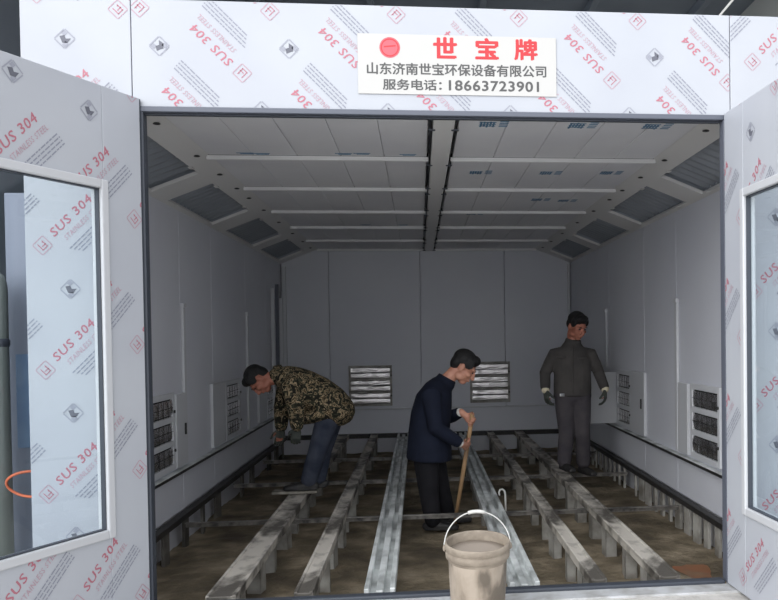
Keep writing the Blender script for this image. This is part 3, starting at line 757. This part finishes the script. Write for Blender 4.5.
# legs
hN, kN = at(426, 456, Y-.08), at(429, 494, Y-.12); aN = at(433, 528, Y-.13); aN.z = ZP+.09
hF, kF = at(432, 456, Y+.08), at(441, 491, Y+.12); aF = at(447, 520, Y+.13); aF.z = ZP+.09
for h_, k_, a_ in ((hN, kN, aN), (hF, kF, aF)):
    limb(trs, [h_+V((0,0,.03)), lerp(h_, k_, .35), k_, lerp(k_, a_, .5), lerp(k_, a_, 1.0)], [.108, .100, .080, .076, .068])
    limb(body, [h_, k_, a_], [.08, .055, .035])
    sh = MB(); shoe(sh, ZP+.008, a_, a_+V((1,-.12,0))); remesh(sh, 'shoe', shoem, .008, P2, 1)
remesh(body, 'body', skin, .006, P2, 2)
remesh(jk, 'jacket', navy, .011, P2, 3); remesh(trs, 'trousers', blackc, .011, P2, 3); pass
remesh(hair, 'hair', hairm, .006, P2, 1); [q_.build('eye', eyem, P2) for q_ in eyes]
stk = MB(); stk.sweep([st_top-sd*.03, lerp(st_top, st_bot, .5), st_bot], [.018, .018, .015], 12, cap='flat')
tag(stk.build('stick', wood), 'wooden stick held upright by the man in navy', 'stick')

# ---------- man in grey-green workwear, facing the camera, looking down to his left
Y = 3.58
fp = at(567, 474, Y)
P3 = thing('person', (1.28, Y, ZB), 'person in grey-green work jacket, trousers and gloves, standing upright on the right beams', 'person')
body, hair, jk, trs, sh, cuf, glv, blt, bkl = [MB() for _ in range(9)]; eyes = []
hc = at(577, 326, Y-.07); f = V((.42, -.80, -.42)); r_ = V((-.85,-.45,0))
PH, u = head(body, hair, eyes, hc, f, r_, 1.08)
nb = at(573, 344, Y)
body.sweep([PH(0,-.03,-.03), PH(0,-.03,-.09), nb], [.054, .054, .056], 14)
body.sweep([at(572, 394, Y), at(572, 372, Y), at(572, 356, Y)], [(.13,.085), (.13,.085), (.11,.07)], 20, ref=(0,1,0))
jk.sweep([at(572.5, 396, Y), at(572.5, 388, Y), at(572.5, 374, Y), at(572, 360, Y), at(572, 351, Y), at(572, 346.5, Y), at(572, 343, Y)],
         [(.186,.13), (.188,.135), (.184,.135), (.188,.13), (.158,.115), (.112,.09), (.085,.078)], 28, ref=(0,1,0), cap='flat')
jk.sweep([at(572.5, 345, Y), at(573.5, 339, Y-.01)], [.085, .078], 20, cap='flat')
sL, eL, wL = at(554.5, 354, Y), at(545, 373, Y+.03), at(545.5, 390, Y-.10)       # image-left = his right arm
sR, eR, wR = at(590.5, 354, Y), at(598.5, 372, Y+.03), at(605, 389, Y-.08)
for s_, e_, w_ in ((sL, eL, wL), (sR, eR, wR)):
    limb(jk, [lerp(s_, at(572, 352, Y), .35), s_, lerp(s_, e_, .5), e_, lerp(e_, w_, .5), lerp(e_, w_, .88)], [.064, .066, .062, .057, .053, .050])
    limb(body, [lerp(s_, e_, .15), e_, w_], [.036, .036, .028])
    cuf = MB(); limb(cuf, [lerp(e_, w_, .86), lerp(e_, w_, .98)], [.048, .042]); remesh(cuf, 'glove_cuff', cuffm, .008, P3, 1)
    glv = MB(); limb(glv, [lerp(e_, w_, .92), w_], [.038, .034])
    if s_ is sL: hand(glv, wL, V((.10,-.15,-1)), V((.8,.3,0)), V((0.1,-1,0)), .45, 1.12)
    else: hand(glv, wR, V((0,-.15,-1)), V((-.8,.3,0)), V((-.1,-1,0)), .45, 1.12)
    remesh(glv, 'glove', glovem, .006, P3, 1)
hand(body, wL, V((.10,-.15,-1)), V((.8,.3,0)), V((0.1,-1,0)), .45, .7)
hand(body, wR, V((0,-.15,-1)), V((-.8,.3,0)), V((-.1,-1,0)), .45, .7)
hL, kL = at(564, 396, Y), at(566.5, 433, Y-.04); aL = at(568, 468, Y); aL = V((1.262, Y-.02, ZB+.095))
hR, kR = at(581, 396, Y), at(582.5, 432, Y-.02); aR = at(583.5, 466, Y+.08); aR.z = ZB-.059+.12; aR.y = 3.66
for h_, k_, a_ in ((hL, kL, aL), (hR, kR, aR)):
    limb(trs, [h_+V((0,0,.04)), lerp(h_, k_, .35), k_, lerp(k_, a_, .5), a_], [.100, .094, .078, .076, .072])
    limb(body, [h_, k_, a_], [.07, .055, .035])
trs.sweep([at(564, 395, Y), at(581, 395, Y)], [.105, .105], 20)
shoe(sh, ZB+.001, aL, aL+V((.25,-1,0))); remesh(sh, 'shoe', shoem, .008, P3, 1)
sh = MB(); shoe(sh, ZB-.058, aR, aR+V((.35,-1,0))); remesh(sh, 'shoe', shoem, .008, P3, 1)
blt.sweep([at(572.5, 396, Y)+V((math.cos(w)*.178, math.sin(w)*.128, 0)) for w in [2*PI*i/40 for i in range(40)]], [(.018,.006)], 8, ref=(0,0,1), closed=True)
c = at(562, 395, Y-.128); bkl.bevbox(tuple(c-V((.024,.012,.018))), tuple(c+V((.024,.006,.018))), .006)
remesh(body, 'body', skin_d, .006, P3, 2)
remesh(jk, 'jacket', workc, .010, P3, 3); remesh(trs, 'trousers', workt, .011, P3, 3)
remesh(hair, 'hair', hairm, .006, P3, 1); [q_.build('eye', eyem, P3) for q_ in eyes]; 
bkl.build('belt_buckle', chrome, P3)
for cx_, cy_ in ((561, 357), (582, 358)):
    pk = MB(); c = at(cx_, cy_, Y-.122); pk.bevbox(tuple(c-V((.045,.006,.010))), tuple(c+V((.045,.012,.010))), .004); pk.build('pocket_flap', workc, P3)
pk = MB()
pk.sweep([at(573, 347, Y-.125), at(573, 360, Y-.140), at(573, 376, Y-.142), at(573, 393, Y-.136)], [.006], 8)
pk.build('jacket_placket', workc, P3)

# ---------- man in camouflage, bending over to the left
Y = 2.86
P1 = thing('person', (-1.18, Y, ZB+.023), 'person in camouflage jacket and dark trousers, bending forward over the left beam', 'person')
body, hair, jk, trs, sh, cuf = [MB() for _ in range(6)]; eyes = []
hc = at(259, 379.5, Y-.02); f = V((-.30, -.12, -.95)); r_ = V((0,1,0))
# facing down-left; crown points left
PH, u = head(body, hair, eyes, hc, f, r_, 1.05)
if u.x > 0: print('head flipped')
nb = at(280, 376, Y)
body.sweep([PH(0,-.03,-.03), PH(0,-.035,-.10), nb], [.052, .056, .065], 14)
hip = at(331, 409, Y); ch = at(293, 383, Y); md = at(312, 394, Y)
body.sweep([hip, md, ch, nb], [(.14,.10), (.13,.10), (.16,.10), (.08,.06)], 20, ref=(0,0,1))
jk.sweep([at(339, 410, Y), at(332, 404, Y), at(318, 395, Y), at(303, 388, Y), at(292, 382, Y), at(283, 377, Y), at(277, 376, Y)],
         [(.215,.14), (.23,.155), (.22,.165), (.21,.165), (.20,.145), (.15,.105), (.09,.075)], 28, ref=(.5,0,1))
jk.sweep([at(281, 375, Y), at(273, 375, Y)], [.095, .078], 20, cap='flat')
# hanging jacket front
jk.sweep([at(338, 410, Y), at(322, 413, Y), at(306, 417, Y), at(297, 404, Y)], [(.215,.085), (.225,.08), (.19,.07), (.17,.08)], 20, ref=(0,0,1))
sN, eN, wN = at(291, 385, Y-.19), at(296, 408, Y-.24), at(297, 428, Y-.22)
sF, eF, wF = at(287, 384, Y+.19), at(282, 408, Y+.22), at(281, 429, Y+.16)
for s_, e_, w_ in ((sN, eN, wN), (sF, eF, wF)):
    limb(jk, [lerp(s_, ch, .3), s_, lerp(s_, e_, .5), e_, lerp(e_, w_, .5), lerp(e_, w_, .86)], [.085, .088, .080, .074, .064, .056])
    limb(body, [lerp(s_, e_, .15), e_, w_], [.038, .038, .028])
hand(body, wN, V((-.15,0,-1)), V((0,1,0)), V((-1,0,0)), .5, .8); hand(body, wF, V((-.15,0,-1)), V((0,-1,0)), V((-1,0,0)), .5, .8)
for w_, n_ in ((wN, V((0,1,0))), (wF, V((0,-1,0)))):
    glv = MB(); hand(glv, w_, V((-.15,0,-1)), n_, V((-1,0,0)), .5, 1.08); limb(glv, [w_+V((0,0,.05)), w_], [.038, .034]); remesh(glv, 'glove', glovem, .006, P1, 1)  # dark gloves added to stand in for hands lost in shade
hN, kN = at(329, 415, Y-.075), at(318, 450, Y-.10); hF, kF = at(332, 415, Y+.075), at(322, 452, Y+.10)
aN = V((-1.255, Y-.055, ZB+.023+.095)); aF = V((-1.10, Y+.045, ZB+.023+.095))
aN = V((at(310, 490, Y).x, Y-.06, ZB+.118)); aF = V((at(318, 490, Y).x, Y+.04, ZB+.118))
for h_, k_, a_ in ((hN, kN, aN), (hF, kF, aF)):
    limb(trs, [h_+V((.0,0,.0)), lerp(h_, k_, .35), k_, lerp(k_, a_, .5), a_], [.108, .098, .082, .078, .070])
    limb(body, [h_, k_, a_], [.08, .055, .035])
    sh = MB(); shoe(sh, ZB+.024, a_, a_+V((-1,-.1,0))); remesh(sh, 'shoe', shoem, .008, P1, 1)
remesh(body, 'body', skin_d, .006, P1, 2)
remesh(jk, 'camouflage_jacket', camo, .010, P1, 3); remesh(trs, 'trousers', jean, .011, P1, 3)
remesh(hair, 'hair', hairm, .006, P1, 1); [q_.build('eye', eyem, P1) for q_ in eyes]

# ================================================================== WAREHOUSE AROUND
wc = struct('ceiling')
mb = MB(); mb.box((-12, 1.5, 6.6), (12, 24, 6.8)); mb.build('roof_deck', wareh, wc)
for k in range(14):
    x = -11+k*1.7; MB().bevbox((x-.05, 1.5, 6.45), (x+.05, 24, 6.6), .01).build('purlin', wareh, wc)
wl = struct('wall_left'); MB().box((-5.2,-1.0,-.3), (-5.0,24,6.8)).build('sheet_wall', wareh, wl)
wk = struct('wall_back'); MB().box((-12,20,-.3), (12,20.2,6.8)).build('sheet_wall', wareh, wk)
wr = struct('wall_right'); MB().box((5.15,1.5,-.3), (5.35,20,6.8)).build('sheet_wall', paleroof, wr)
rd = MB(); a = at(716, 20, 3.5); b_ = at(736, -4, 3.5); d = (b_-a); rd.sweep([a-d*.5, b_+d*1.5], [.012], 8)
rd.build('tie_rod', whitep, wc)
# things standing beyond the left corner, seen through the left door's glass
Yc = 1.2
a = at(4, 205, Yc); b_ = at(27, 205, Yc)
t = thing('steel_column', ((a.x+b_.x)/2, Yc, .055), 'blue-grey painted steel column seen through the left door glass', 'column')
MB().bevbox((a.x, Yc, .055), (b_.x, Yc+.12, 2.38), .006).build('post', mat('pale_column_paint', rgb(150,156,172), None, rough=.5), t)
MB().bevbox((a.x+.05, Yc-.01, .75), (b_.x-.005, Yc, 1.35), .004).build('blue_plate', bluecol, t)
MB().bevbox((a.x-.06, Yc-.05, .055), (b_.x+.06, Yc+.17, .075), .004).build('base_plate', bluecol, t)
c = at(-9, 300, 1.0)
t = thing('air_duct', (c.x, 1.0, .055), 'pale round-topped duct at the far left behind the door glass', 'duct')
mb = MB(); mb.lathe([(.0,.055),(.09,.055),(.09,1.76),(.085,1.80),(.07,1.84),(.04,1.865),(.0,1.87)], (c.x, 1.0, 0), 32); mb.build('duct_body', mat('pale_duct', rgb(168,176,172), None, rough=.6), t)
mb = MB(); mb.lathe([(.0905,1.40),(.097,1.41),(.097,1.44),(.0905,1.45)], (c.x, 1.0, 0), 32); mb.build('duct_band', jamb, t)
hs = MB(); c = at(30, 484, .75); hs.sweep([c+V((math.cos(w)*.13, .02*math.sin(w*2), math.sin(w)*.075+.0)) for w in [2*PI*i/30 for i in range(25)]], [.008], 10)
q = c+V((math.cos(2*PI*24/30)*.13, 0, math.sin(2*PI*24/30)*.075))
hs.sweep([c+V((.13,0,0)), c+V((.15,.0,-.12)), V((c.x+.13, .75, .07)), V((c.x-.15, .71, .07))], [.008], 10)
tag(hs.build('hose', orange), 'orange hose looped low beside the blue-grey column', 'hose')

# ================================================================== LIGHT
w = bpy.data.worlds.new('world'); S.world = w; w.use_nodes = True
nt = w.node_tree; N = nt.nodes; bg = N['Background']
tc = N.new('ShaderNodeTexCoord'); dp = N.new('ShaderNodeVectorMath'); dp.operation = 'DOT_PRODUCT'
nt.links.new(tc.outputs['Generated'], dp.inputs[0]); dp.inputs[1].default_value = V((-.66,-.75,.2)).normalized()
mr = N.new('ShaderNodeMapRange'); mr.inputs[1].default_value = -.3; mr.inputs[2].default_value = 1; mr.inputs[3].default_value = .42; mr.inputs[4].default_value = 1.5
nt.links.new(dp.outputs['Value'], mr.inputs[0]); nt.links.new(mr.outputs[0], bg.inputs['Strength']); bg.inputs[0].default_value = (.94,.96,1,1)
sn = bpy.data.lights.new('sun', 'SUN'); sn.energy = .7; sn.angle = math.radians(50); so = bpy.data.objects.new('sun', sn); COL.objects.link(so)
so.rotation_euler = V((.60,.66,-.45)).to_track_quat('-Z', 'Y').to_euler(); so.location = (-4,-6,5)
sn.color = (1,.99,.97)

for o in bpy.data.objects:
    if '_o' in o: del o['_o']
S.view_settings.view_transform = 'Standard'; S.view_settings.look = 'None'; S.view_settings.gamma = 1; S.view_settings.use_curve_mapping = False
S.view_settings.exposure = .86
